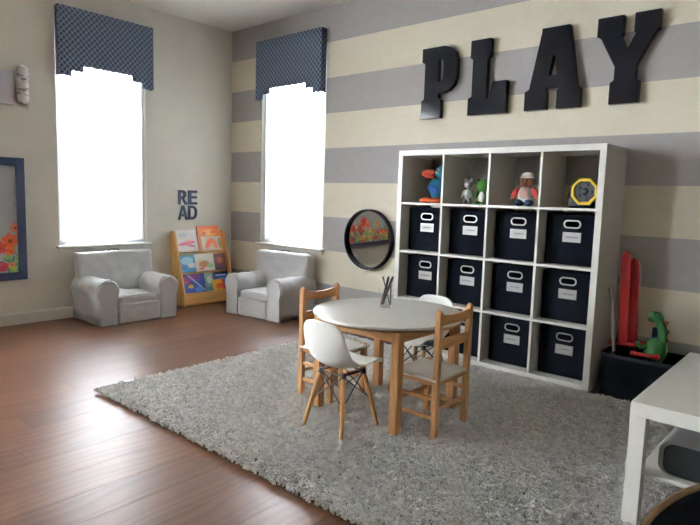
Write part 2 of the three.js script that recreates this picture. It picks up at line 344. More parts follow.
// ---------------------------------------------------------------- round mirror, picture board, wall pocket
{
  const o = thing('round_mirror', 'round wall mirror in a deep navy rim beside the cube shelf', 'mirror', [1.953, 0.762, 0.001]);
  part('rim', lathe([[0.26, 0], [0.26, 0.05], [0.257, 0.055], [0.25, 0.055], [0.246, 0.05], [0.246, 0.0]], 64).rotateX(Math.PI / 2), flat('#121829', 0.6), o);
  part('backing', lathe([[0, 0.002], [0.2465, 0.002]], 64).rotateX(Math.PI / 2), M.black, o);
  const gl = part('mirror_glass', new THREE.CylinderGeometry(0.2455, 0.2455, 0.003, 64).rotateX(Math.PI / 2), M.mirror, o);      // sits a little askew in its rim
  gl.position.z = 0.014; gl.rotation.set(0.012, 0.024, 0);
}
{
  const w = 1.1, h = 0.98, f = 0.062;
  const o = thing('picture_board', 'navy framed grey board with colourful painted flowers at the left edge', 'picture', [0.002, 0.372, 2.07 + w], Math.PI / 2);
  part('frame', extrude(rect(0, 0, w, h), 0.03, [rect(f, f, w - f, h - f)], 0.004), M.navyFrame, o);
  const print = canvasTex(1024, 896, (c, W, Hh) => {
    c.fillStyle = '#b1b7ba'; c.fillRect(0, 0, W, Hh);
    for (let i = 0; i < 900; i++) { c.fillStyle = `rgba(${rnd() < 0.5 ? '190,196,200' : '140,148,156'},0.10)`; c.fillRect(rnd() * W, rnd() * Hh, 20 + rnd() * 60, 4 + rnd() * 14); }
    const pet = ['#d8402f', '#e2622f', '#c9345a', '#e8b02e', '#e9805f', '#7a4f9a', '#d4522a', '#f0cf45'];
    for (let i = 0; i < 46; i++) { c.strokeStyle = ['#3f8a3a', '#6aa640', '#2f6f4a'][i % 3]; c.lineWidth = 7; const x = rnd() * W; c.beginPath(); c.moveTo(x, Hh); c.quadraticCurveTo(x + rr(-40, 40), Hh - 90, x + rr(-50, 50), Hh - rr(80, 330)); c.stroke(); }
    for (let i = 0; i < 120; i++) { c.fillStyle = ['#4c9a3f', '#8ab83f', '#3a8060', '#b9c93c'][i % 4]; c.save(); c.translate(rnd() * W, Hh - rnd() * 170); c.rotate(rnd() * 6); c.beginPath(); c.ellipse(0, 0, 34, 12, 0, 0, 7); c.fill(); c.restore(); }
    const flower = (x, y, r, col) => { c.fillStyle = col; for (let k = 0; k < 6; k++) { const a = k * 1.047 + r; c.beginPath(); c.ellipse(x + Math.cos(a) * r * 0.6, y + Math.sin(a) * r * 0.6, r * 0.55, r * 0.36, a, 0, 7); c.fill(); } c.fillStyle = '#6b3a1e'; c.beginPath(); c.arc(x, y, r * 0.28, 0, 7); c.fill(); };
    for (let i = 0; i < 30; i++) flower(rnd() * W, Hh - rr(30, 200), rr(22, 42), pet[i % 8]);
    for (const [x, y, r, k] of [[0.94, 0.7, 60, 1], [0.86, 0.76, 52, 0], [0.62, 0.66, 74, 0], [0.52, 0.72, 60, 4], [0.7, 0.76, 58, 6], [0.8, 0.5, 52, 4], [0.3, 0.7, 44, 3], [0.98, 0.58, 40, 4]]) flower(x * W, y * Hh, r, pet[k]);
    for (const [x, y] of [[0.28, 0.42], [0.44, 0.5], [0.66, 0.36]]) { c.fillStyle = '#d9a22c'; for (const s of [-1, 1]) { c.beginPath(); c.ellipse(x * W + s * 26, y * Hh, 28, 20, s * 0.7, 0, 7); c.fill(); } c.fillStyle = '#4a3320'; c.fillRect(x * W - 4, y * Hh - 22, 8, 44); }
  });
  part('print', new THREE.PlaneGeometry(w - 2 * f + 0.01, h - 2 * f + 0.01).translate(w / 2, h / 2, 0.008), std({ map: print, roughness: 0.35 }), o);
  part('backing', bx(w - 0.04, h - 0.04, 0.006, w / 2, h / 2, 0.004), flat('#6b5a48', 0.9), o);
}
{
  const o = thing('wall_canvas', 'pale lilac white canvas panel high on the plain wall at the left edge', 'canvas', [0.002, 1.76, 2.52], Math.PI / 2);
  part('panel', rb(0.4, 0.265, 0.03, 0.2, 0.132, 0.016, 0.004), flat('#cfcdd6', 0.8), o);
  const tex = canvasTex(64, 192, (c, w, h) => {
    c.fillStyle = '#c9c2c0'; c.fillRect(0, 0, w, h);
    for (let i = 0; i < 60; i++) { c.fillStyle = ['#8d8480', '#a8928c', '#b9aab4', '#77706e', '#dcd8d6'][i % 5]; c.beginPath(); c.ellipse(rnd() * w, rnd() * h, 3 + rnd() * 6, 2 + rnd() * 4, rnd() * 3, 0, 7); c.fill(); }
    c.fillStyle = '#6d6560'; c.beginPath(); c.ellipse(w * 0.7, h * 0.07, 14, 8, 0, 0, 7); c.fill();
  });
  const r = thing('fabric_roll', 'small grey floral patterned fabric roll hanging beside the lilac canvas panel', 'wall decoration', [0.002, 1.735, 2.115], Math.PI / 2);
  part('roll', new THREE.CapsuleGeometry(0.042, 0.22, 6, 16).translate(0.046, 0.19, 0.045), std({ map: tex, roughness: 0.9 }), r);
  part('ribbon', rb(0.016, 0.16, 0.004, 0.086, 0.08, 0.03, 0.001, 2, [0, 0, 0.06]), flat('#d8d4d0', 0.8), r);
}

// ---------------------------------------------------------------- slip-covered armchairs
function makeArmchair(label, pos, turn, sd) {      // local: x across, z forward from the back, y up
  const o = thing('child_armchair', label, 'armchair', pos, turn, 'grey slip-covered child armchairs');
  const F = M.fabric;
  part('back', soft(0.66, 0.56, 0.12, 0.018, 26, 0.007, 8, sd, (c) => { c.z -= (c.y) * 0.06; }).translate(0, 0.297, 0.085), F, o);
  part('seat', soft(0.36, 0.225, 0.37, 0.03, 20, 0.009, 9, sd + 3, (c) => { if (c.y > 0) c.y += 0.012 * (1 - (c.x / 0.18) ** 2); }).translate(0, 0.117, 0.305), F, o);
  for (const s of [-1, 1]) {
    // outline of the arm seen from the front: straight panel under a fat outward roll
    const prof = [], R = 0.094, cx = 0, cy = 0.288;
    prof.push([-0.074, 0], [-0.074, 0.1], [-0.075, 0.2]);
    for (let i = 0; i <= 18; i++) { const a = Math.PI + 0.35 - (i / 18) * (Math.PI + 0.75); prof.push([cx + Math.cos(a) * R + 0.008, cy + Math.sin(a) * R]); }
    prof.push([0.084, 0.2], [0.082, 0.1], [0.08, 0]);
    const st = 22, g = new THREE.BufferGeometry(), pos3 = [], uv = [], idx = [], n = prof.length;
    const ring = (z, k, bulge) => { for (const [x, y] of prof) { const nx = x * k, ny = y < 0.02 ? y : 0.19 + (y - 0.19) * k; const d = 0.008 * fbm(nx * 14 + sd + s * 5, ny * 12, z * 16) + bulge; pos3.push(s * (nx + Math.sign(nx) * d), Math.max(0.004, ny + (ny > 0.2 ? d : 0)), z); uv.push(z, y + x); } };
    ring(0.02, 0.9, 0); ring(0.03, 1, 0);
    for (let i = 0; i <= st; i++) ring(0.04 + (0.44 * i) / st, 1, -0.003 * Math.sin((i / st) * Math.PI));
    ring(0.49, 0.985, 0); ring(0.499, 0.95, 0); ring(0.503, 0.9, 0);
    const rows = pos3.length / 3 / n;
    for (let i = 0; i < rows - 1; i++) for (let j = 0; j < n; j++) { const a = i * n + j, b = i * n + ((j + 1) % n), c = a + n, d = b + n; if (s > 0) idx.push(a, c, b, b, c, d); else idx.push(a, b, c, b, d, c); }
    const last = (rows - 1) * n; for (const [a, b, c] of THREE.ShapeUtils.triangulateShape(prof.map(([x, y]) => new THREE.Vector2(x, y)), [])) { if (s > 0) idx.push(last + a, last + c, last + b); else idx.push(last + a, last + b, last + c); }
    g.setAttribute('position', new THREE.Float32BufferAttribute(pos3, 3)); g.setAttribute('uv', new THREE.Float32BufferAttribute(uv, 2)); g.setIndex(idx); g.computeVertexNormals();
    const arm = part('arm', g, F, o); arm.position.x = s * 0.262;
    part('piping', tube(prof.map(([x, y]) => V(s * x * 0.985, Math.max(0.012, y * 0.99 + 0.002), 0.492)), 0.0045, 60, 6), F, arm);
  }
  part('front_skirt', soft(0.372, 0.17, 0.024, 0.01, 14, 0.006, 12, sd + 8).translate(0, 0.088, 0.49), F, o);
  part('seat_piping', tube([V(-0.178, 0.222, 0.482), V(-0.09, 0.232, 0.49), V(0, 0.236, 0.492), V(0.09, 0.232, 0.49), V(0.178, 0.222, 0.482)], 0.004, 20, 6), F, o);
  part('handle', tube([V(-0.06, 0.568, 0.062), V(-0.04, 0.588, 0.06), V(0, 0.594, 0.06), V(0.04, 0.588, 0.06), V(0.06, 0.568, 0.062)], 0.008, 16, 6), flat('#8d8d90', 0.9), o);
  return o;
}
makeArmchair('light grey slip-covered child armchair under the window of the plain wall', [0.02, 0, 1.365], Math.PI / 2, 1.3).scale.set(1.03, 1, 1.04);
makeArmchair('light grey slip-covered child armchair in front of the striped wall', [0.985, 0, 0.035], 0.09, 6.1).scale.set(1, 1, 1.02);

// ---------------------------------------------------------------- display bookcase and books
const BK = { x0: 0.016, z0: 0.14, z1: 0.745 }, LEAN = Math.atan(0.28), panelZ = (y) => 0.185 - (y - 0.1) * 0.28;
{
  const o = thing('display_bookcase', 'birch display bookcase with slanted sides standing in the corner', 'bookcase', [BK.x0, 0, BK.z1], Math.PI / 2);
  const w = BK.z1 - BK.z0;      // local: x across, z forward from the wall
  const side = [[0, 0], [0.238, 0], [0.242, 0.125], [0.235, 0.15], [0.062, 0.725], [0.05, 0.735], [0, 0.735]];
  for (const x of [0, w - 0.016]) part('side_panel', metric(extrude(side, 0.016, [], 0.003).rotateY(-Math.PI / 2).translate(0.016, 0, 0)).translate(x, 0, 0), M.birch, o);
  const mid = 0.405;
  part('slanted_panel', rb(w - 0.034, 0.635, 0.008, w / 2, mid, panelZ(mid) - 0.005, 0.002, 2, [-LEAN, 0, 0], 'x'), M.birch, o);
  part('kick_board', rb(w - 0.034, 0.125, 0.014, w / 2, 0.0725, 0.228, 0.003, 2, [0, 0, 0], 'x'), M.birch, o);
  part('bottom_ledge', rb(w - 0.034, 0.01, 0.05, w / 2, 0.106, 0.206, 0.002, 2, [0, 0, 0], 'x'), M.birch, o);
  for (const y of [0.325, 0.525]) part('ledge', rb(w - 0.034, 0.008, 0.034, w / 2, y - 0.005, panelZ(y) + 0.016, 0.002, 2, [0, 0, 0], 'x'), M.birch, o);
}
function coverTex(bg, shapes) {
  return canvasTex(96, 120, (c, w, h) => {
    c.fillStyle = bg; c.fillRect(0, 0, w, h);
    for (const [t, col, a, b, d, e, rot = 0] of shapes) { c.fillStyle = col; c.save(); c.translate(a * w, b * h); c.rotate(rot); if (t === 'e') { c.beginPath(); c.ellipse(0, 0, d * w, e * h, 0, 0, 7); c.fill(); } else c.fillRect(-d * w, -e * h, 2 * d * w, 2 * e * h); c.restore(); }
  });
}
{
  const paper = flat('#e6e2d6', 0.8);
  const tiers = [0.112, 0.3255, 0.5255];      // height of the ledge each tier stands on
  const book = (tier, x, w, h, dz, label, bg, shapes) => {
    const y = tiers[tier], o = thing('picture_book', label, 'book', [BK.x0 + panelZ(y) + 0.009 + dz, y + 0.003, BK.z1 - x], Math.PI / 2, 'picture books in the bookcase');
    const cov = std({ map: coverTex(bg, shapes), roughness: 0.35 });
    const front = part('front_cover', rb(w, h, 0.002, 0, 0, 0, 0.0008), cov, o);
    const q = front.geometry.attributes, uv = q.uv.array; for (let i = 0; i < q.position.count; i++) { uv[i * 2] = q.position.getX(i) / w + 0.5; uv[i * 2 + 1] = q.position.getY(i) / h + 0.5; }
    front.geometry.translate(0, 0, 0.004);
    const pages = part('pages', bx(w - 0.006, h - 0.006, 0.0056, 0.002, 0, 0), paper, o);
    const back = part('back_cover', rb(w, h, 0.002, 0, 0, -0.004, 0.0008), flat(bg, 0.4), o);
    for (const m of [front, pages, back]) place(m.geometry.translate(0, h / 2, 0), 0, 0, 0, -LEAN, 0, 0);
    return o;
  };
  book(2, 0.148, 0.25, 0.225, 0, 'white picture book with pink and red swirls, top tier of the bookcase', '#e8e4e2', [['e', '#c74f74', 0.5, 0.62, 0.4, 0.08, -0.2], ['e', '#a23a52', 0.68, 0.74, 0.2, 0.05, 0.3], ['e', '#b6bcc8', 0.35, 0.25, 0.2, 0.1]]);
  book(2, 0.425, 0.275, 0.26, 0.0, 'orange picture book, top tier of the bookcase', '#c8682a', [['r', '#b9501c', 0.5, 0.08, 0.45, 0.05], ['e', '#e8a456', 0.5, 0.28, 0.36, 0.13], ['e', '#a8481c', 0.28, 0.3, 0.1, 0.08], ['e', '#c45a22', 0.7, 0.26, 0.14, 0.06]]);
  book(2, 0.43, 0.23, 0.15, 0.011, 'cream picture book with red figures leaning on the orange book', '#e9dcc8', [['e', '#cf4a2c', 0.35, 0.5, 0.13, 0.34, 0.3], ['e', '#d8612f', 0.65, 0.5, 0.12, 0.36, -0.3], ['e', '#7f9a6a', 0.95, 0.5, 0.07, 0.4]]);
  book(1, 0.14, 0.235, 0.19, 0, 'bright blue picture book, middle tier of the bookcase', '#2f86bd', [['e', '#8fc6dc', 0.4, 0.4, 0.3, 0.2], ['e', '#e8eef0', 0.6, 0.65, 0.22, 0.14], ['r', '#3f6b4a', 0.5, 0.06, 0.5, 0.08], ['e', '#1f5f9a', 0.2, 0.75, 0.18, 0.12]]);
  book(1, 0.315, 0.225, 0.178, 0.011, 'white picture book with a brown animal, middle tier of the bookcase', '#e6e4da', [['e', '#a8754a', 0.45, 0.6, 0.28, 0.2], ['e', '#7aa36a', 0.75, 0.7, 0.16, 0.12], ['e', '#c94a3c', 0.3, 0.85, 0.14, 0.06], ['e', '#d8b04a', 0.2, 0.45, 0.1, 0.08]]);
  book(1, 0.505, 0.15, 0.17, 0, 'dark maroon picture book, right end of the middle tier', '#5f2f36', [['e', '#a5634a', 0.5, 0.4, 0.25, 0.2], ['r', '#3c3f5a', 0.5, 0.9, 0.5, 0.1]]);
  book(0, 0.155, 0.255, 0.2, 0, 'dark blue picture book with purple streaks, bottom tier of the bookcase', '#27418f', [['r', '#7a3f86', 0.4, 0.2, 0.45, 0.14, -0.2], ['e', '#d8b23c', 0.35, 0.62, 0.12, 0.1], ['r', '#dfe3ee', 0.62, 0.45, 0.03, 0.5, -0.6], ['e', '#4f7fc4', 0.7, 0.8, 0.2, 0.14], ['e', '#c9402c', 0.2, 0.4, 0.1, 0.08]]);
  book(0, 0.342, 0.1, 0.195, 0.0, 'pale green picture book, bottom tier of the bookcase', '#8fb0a4', [['e', '#d6dfd2', 0.5, 0.35, 0.3, 0.2], ['r', '#5f8a90', 0.5, 0.85, 0.5, 0.15]]);
  book(0, 0.49, 0.185, 0.195, 0, 'navy picture book behind the small yellow book', '#1f3a78', [['r', '#c7d2e6', 0.5, 0.16, 0.36, 0.04], ['e', '#4a80c2', 0.5, 0.4, 0.3, 0.14], ['r', '#15254f', 0.5, 0.95, 0.5, 0.06]]);
  book(0, 0.44, 0.14, 0.125, 0.012, 'small yellow and orange book, bottom tier of the bookcase', '#e2b03a', [['e', '#d25a2a', 0.55, 0.55, 0.3, 0.25], ['r', '#c23a2c', 0.9, 0.5, 0.1, 0.5]]);
}

// ---------------------------------------------------------------- shag rug
const RUG = { x0: 2.015, x1: 5.05, z0: 0.455, z1: 2.435 };
{
  const o = thing('shag_rug', 'large light grey shag rug under the play table', 'rug', [0, 0, 0]);
  part('backing', rb(RUG.x1 - RUG.x0 - 0.014, 0.007, RUG.z1 - RUG.z0 - 0.014, (RUG.x0 + RUG.x1) / 2, 0.004, (RUG.z0 + RUG.z1) / 2, 0.003), flat('#4b463f', 1), o);
  // a tuft: four bent yarns
  const blades = [];
  for (let k = 0; k < 8; k++) {
    const a = k * 0.785 + rr(0, 0.5), l = rr(0.004, 0.015), h = rr(0.015, 0.023), r = 0.0031, ca = Math.cos(a), sa = Math.sin(a);
    const c = new THREE.QuadraticBezierCurve3(V(ca * 0.002, 0, sa * 0.002), V(ca * l * 0.3, h, sa * l * 0.3), V(ca * l, h * rr(0.75, 1.02), sa * l));
    const t = new THREE.TubeGeometry(c, 4, r, 5, false); blades.push(t);
  }
  const tuft = merge(blades);
  const sp = 0.0155, nx = Math.floor((RUG.x1 - RUG.x0 - 0.012) / sp), nz = Math.ceil((RUG.z1 - RUG.z0 - 0.01) / sp);
  const pile = new THREE.InstancedMesh(tuft, std({ color: '#ffffff', roughness: 1, specularIntensity: 0, transmission: 0.2, thickness: 0 }), nx * nz);
  pile.name = 'pile'; pile.userData.kind = 'stuff'; pile.castShadow = pile.receiveShadow = true;
  const m4 = new THREE.Matrix4(), q = new THREE.Quaternion(), e = new THREE.Euler(), col = new THREE.Color();
  let n = 0;
  for (let i = 0; i < nx; i++) for (let j = 0; j < nz; j++) {
    const x = RUG.x0 + 0.006 + sp * (i + rr(0.05, 0.95)), z = RUG.z0 + 0.006 + sp * (j + rr(0.05, 0.95));
    const lean = noise.noise(x * 26, 1, z * 26) * 0.9, lean2 = noise.noise(x * 26, 7, z * 26) * 0.9;
    e.set(lean + rr(-0.2, 0.2), rr(0, 6.28), lean2 + rr(-0.2, 0.2)); q.setFromEuler(e);
    const s = rr(0.75, 1.2);
    m4.compose(V(x, 0.0075, z), q, V(s, s, s)); pile.setMatrixAt(n, m4);
    const k = 0.93 + rr(-0.22, 0.05), warm = rr(-0.01, 0.015);
    col.setRGB(k + warm, k * 0.98, k * 0.925 - warm); pile.setColorAt(n, col); n++;
  }
  o.add(pile);
}
const RY = 0.012;     // feet sink into the pile

// ---------------------------------------------------------------- round table
{
  const o = thing('round_table', 'low round white play table with square pine legs on the rug', 'table', [3.318, RY, 1.508]);
  const h = 0.528;
  part('tabletop', lathe([[0, h - 0.018], [0.387, h - 0.018], [0.392, h - 0.013], [0.392, h - 0.005], [0.387, h], [0, h]], 72), M.lacquer, o);
  part('edge_band', lathe([[0, h - 0.026], [0.38, h - 0.026], [0.386, h - 0.0185], [0, h - 0.0185]], 72), M.pine, o);
  const L = 0.25;
  for (const [a, b] of [[1, 0], [-1, 0], [0, 1], [0, -1]]) part('apron', a ? rb(0.018, 0.055, 2 * L - 0.045, a * L, h - 0.055, 0, 0.002, 2, [0, 0, 0], 'z') : rb(2 * L - 0.045, 0.055, 0.018, 0, h - 0.055, b * L, 0.002, 2, [0, 0, 0], 'x'), M.pine, o);
  for (const a of [-1, 1]) for (const b of [-1, 1]) part('leg', rb(0.044, h - 0.027, 0.044, a * L, (h - 0.027) / 2, b * L, 0.004), M.pine, o);
}

// ---------------------------------------------------------------- pine chairs
function makePineChair(label, pos, turn) {        // local front +z
  const o = thing('pine_chair', label, 'chair', pos, turn, 'small pine chairs at the round table');
  const hw = 0.135, fz = 0.11, bz = -0.11, t = 0.028;
  for (const s of [-1, 1]) {
    part('back_post', [rb(t, 0.6, t, s * hw, 0.3, bz, 0.003), ball(t * 0.5, 0.014, t * 0.5, s * hw, 0.6, bz, [0, 0, 0], 10)], M.pine, o);
    part('front_leg', rb(t, 0.295, t, s * hw, 0.1475, fz, 0.003), M.pine, o);
    part('side_rail', rb(0.014, 0.03, 0.2, s * hw, 0.272, 0, 0.002, 2, [0, 0, 0], 'z'), M.pine, o);
    for (const y of [0.19, 0.1]) part('side_stretcher', rb(0.013, 0.018, 0.2, s * hw, y, 0, 0.003, 2, [0, 0, 0], 'z'), M.pine, o);
  }
  part('seat', rb(0.3, 0.014, 0.262, 0, 0.282, 0.011, 0.005, 3), M.lacquer, o);
  for (const z of [fz, bz]) { part('cross_rail', rb(0.25, 0.03, 0.014, 0, 0.272, z, 0.002, 2, [0, 0, 0], 'x'), M.pine, o); part('cross_stretcher', rb(0.25, 0.018, 0.013, 0, 0.145, z, 0.003, 2, [0, 0, 0], 'x'), M.pine, o); }
  const top = []; for (let i = 0; i <= 12; i++) { const u = i / 12; top.push([-0.125 + 0.25 * u, 0.59 - 0.012 * Math.sin(u * Math.PI)]); }
  part('top_rail', metric(extrude([[-0.125, 0.537], [0.125, 0.537], ...top.reverse()], 0.016, [], 0.002), 'x').translate(0, 0, bz - 0.008), M.pine, o);
  part('lower_rail', rb(0.25, 0.05, 0.014, 0, 0.45, bz, 0.003, 2, [0, 0, 0], 'x'), M.pine, o);
  return o;
}
const pineA = makePineChair('pine chair with white seat, the one nearest the low white table', [3.612, RY, 1.525], -Math.PI / 2);
copyOf(pineA, 'pine chair with white seat on the window side of the round table', [2.972, RY, 1.548], Math.PI / 2);

// ---------------------------------------------------------------- moulded shell chairs
function shellGeo() {
  const prof = new THREE.CatmullRomCurve3([V(0, 0.312, 0.158), V(0, 0.333, 0.135), V(0, 0.33, 0.07), V(0, 0.318, 0), V(0, 0.322, -0.07), V(0, 0.35, -0.115), V(0, 0.41, -0.138), V(0, 0.48, -0.152), V(0, 0.548, -0.162)]);
  const hw = (s) => { const k = [[0, 0.112], [0.06, 0.13], [0.2, 0.138], [0.45, 0.14], [0.6, 0.14], [0.75, 0.134], [0.88, 0.125], [0.95, 0.116], [1, 0.094]]; for (let i = 1; i < k.length; i++) if (s <= k[i][0]) { const f = (s - k[i - 1][0]) / (k[i][0] - k[i - 1][0]); return k[i - 1][1] + (k[i][1] - k[i - 1][1]) * f; } return 0.094; };
  const NS = 36, NT = 20, P = [];
  for (let i = 0; i <= NS; i++) {
    const s = i / NS, c = prof.getPointAt(s), t = prof.getTangentAt(s), nrm = V(0, -t.z, t.y);      // towards the sitter
    if (nrm.y + nrm.z < 0) nrm.negate();
    const row = [], cup = 0.014 + 0.03 * Math.exp(-(((s - 0.55) / 0.22) ** 2));
    for (let j = 0; j <= NT; j++) { const u = (j / NT) * 2 - 1; const w = hw(s); const drop = s > 0.9 ? 0.014 * u ** 4 * (s - 0.9) / 0.1 : 0; row.push(V(u * w, c.y, c.z).addScaledVector(nrm, cup * Math.abs(u) ** 2.4).add(V(0, -drop, 0))); }
    P.push(row);
  }
  const N = P.map((row, i) => row.map((p, j) => { const a = P[Math.min(NS, i + 1)][j].clone().sub(P[Math.max(0, i - 1)][j]), b = row[Math.min(NT, j + 1)].clone().sub(row[Math.max(0, j - 1)]); return a.cross(b).normalize(); }));
  const pos = [], idx = [], th = 0.007, id = (k, i, j) => k * (NS + 1) * (NT + 1) + i * (NT + 1) + j;
  for (const k of [0.5, -0.5]) for (let i = 0; i <= NS; i++) for (let j = 0; j <= NT; j++) { const p = P[i][j].clone().addScaledVector(N[i][j], k * th); pos.push(p.x, p.y, p.z); }
  for (let i = 0; i < NS; i++) for (let j = 0; j < NT; j++) { const a = id(0, i, j), b = id(0, i, j + 1), c = id(0, i + 1, j), d = id(0, i + 1, j + 1); idx.push(a, c, b, b, c, d); const o = id(1, 0, 0); idx.push(a + o, b + o, c + o, b + o, d + o, c + o); }
  const edge = []; for (let j = 0; j < NT; j++) edge.push([0, j]); for (let i = 0; i < NS; i++) edge.push([i, NT]); for (let j = NT; j > 0; j--) edge.push([NS, j]); for (let i = NS; i > 0; i--) edge.push([i, 0]);
  for (let k = 0; k < edge.length; k++) { const [i, j] = edge[k], [i2, j2] = edge[(k + 1) % edge.length]; idx.push(id(0, i, j), id(0, i2, j2), id(1, i, j), id(0, i2, j2), id(1, i2, j2), id(1, i, j)); }
  const g = new THREE.BufferGeometry(); g.setAttribute('position', new THREE.Float32BufferAttribute(pos, 3)); g.setIndex(idx); g.computeVertexNormals(); return g;
}
function makeShellChair(label, pos, turn) {
  const o = thing('shell_chair', label, 'chair', pos, turn, 'white moulded shell chairs at the round table');
  part('shell', shellGeo(), M.plastic, o);
  const foot = (a, b) => V(a * 0.125, 0, b * 0.132), top = (a, b) => V(a * 0.07, 0.3, b * 0.068), on = (a, b, k) => foot(a, b).lerp(top(a, b), k);
  for (const a of [-1, 1]) for (const b of [-1, 1]) {
    const l = part('leg', merge([rod(foot(a, b), on(a, b, 0.55), 0.0085, 0.0125, 12), rod(on(a, b, 0.55), on(a, b, 0.96), 0.0125, 0.0105, 12)]), M.pine, o);
    part('bolt', merge([rod(on(a, b, 0.52).add(V(a * 0.012, 0, 0)), on(a, b, 0.52).add(V(-a * 0.012, 0, 0)), 0.004), rod(on(a, b, 0.92), on(a, b, 1.0), 0.013, 0.012, 10)]), M.black, l);
  }
  const wire = [];
  const pairs = [[[-1, -1], [1, -1]], [[1, -1], [1, 1]], [[1, 1], [-1, 1]], [[-1, 1], [-1, -1]]];
  for (const [p, q] of pairs) { part('brace', [rod(on(...p, 0.5), on(...q, 0.95), 0.0028), rod(on(...q, 0.5), on(...p, 0.95), 0.0028), rod(on(...p, 0.96), on(...q, 0.96), 0.0035)], M.black, o); }
  return o;
}
const shellA = makeShellChair('white moulded shell chair with splayed wooden legs on the near side of the round table', [3.325, RY, 1.866], Math.PI);
copyOf(shellA, 'white moulded shell chair between the round table and the cube shelf', [3.285, RY, 1.155], 0);

// ---------------------------------------------------------------- pencil cup
{
  const cx = 3.247, cz = 1.44, y = RY + 0.5285;
  const o = thing('glass_cup', 'clear glass cup of drawing tools on the round table', 'cup', [cx, y, cz]);
  part('glass_wall', lathe([[0.036, 0.006], [0.041, 0.1], [0.0425, 0.1], [0.0375, 0.004]], 28), M.glass, o);
  part('glass_base', lathe([[0, 0], [0.036, 0], [0.038, 0.004], [0.0375, 0.008], [0, 0.008]], 28), M.glass, o);
  const tool = (name, label, cat, a, b, r, col, tip) => {
    const t = thing(name, label, cat, [cx, y, cz], 0, 'drawing tools in the glass cup');
    const A = V(...a), B = V(...b), d = B.clone().sub(A).normalize();
    part('shaft', rod(A, B, r, r, 8), flat(col, 0.4), t); part('tip', rod(B, B.clone().addScaledVector(d, 0.02), r, r * tip, 8), flat('#2b2622', 0.7), t);
  };
  tool('marker_pen', 'thick black marker leaning right in the glass cup', 'pen', [-0.022, 0.016, 0.002], [0.034, 0.15, 0.002], 0.0075, '#211d20', 0.8);
  tool('marker_pen', 'thick dark maroon marker beside the black one in the glass cup', 'pen', [-0.014, 0.016, 0.019], [0.022, 0.15, 0.02], 0.007, '#3a2428', 0.7);
  tool('paint_brush', 'thin grey paint brush leaning left in the glass cup', 'paint brush', [0.018, 0.012, -0.013], [-0.032, 0.14, -0.015], 0.0035, '#5a5c5c', 1.4);
  tool('paint_brush', 'thin dark brush standing at the back of the glass cup', 'paint brush', [0.012, 0.012, -0.024], [0.006, 0.13, -0.03], 0.0035, '#43403e', 1.3);
  tool('pencil', 'short pale wooden pencil at the left of the glass cup', 'pencil', [-0.02, 0.012, -0.021], [-0.026, 0.1, -0.027], 0.004, '#cbb39a', 0.3);
}

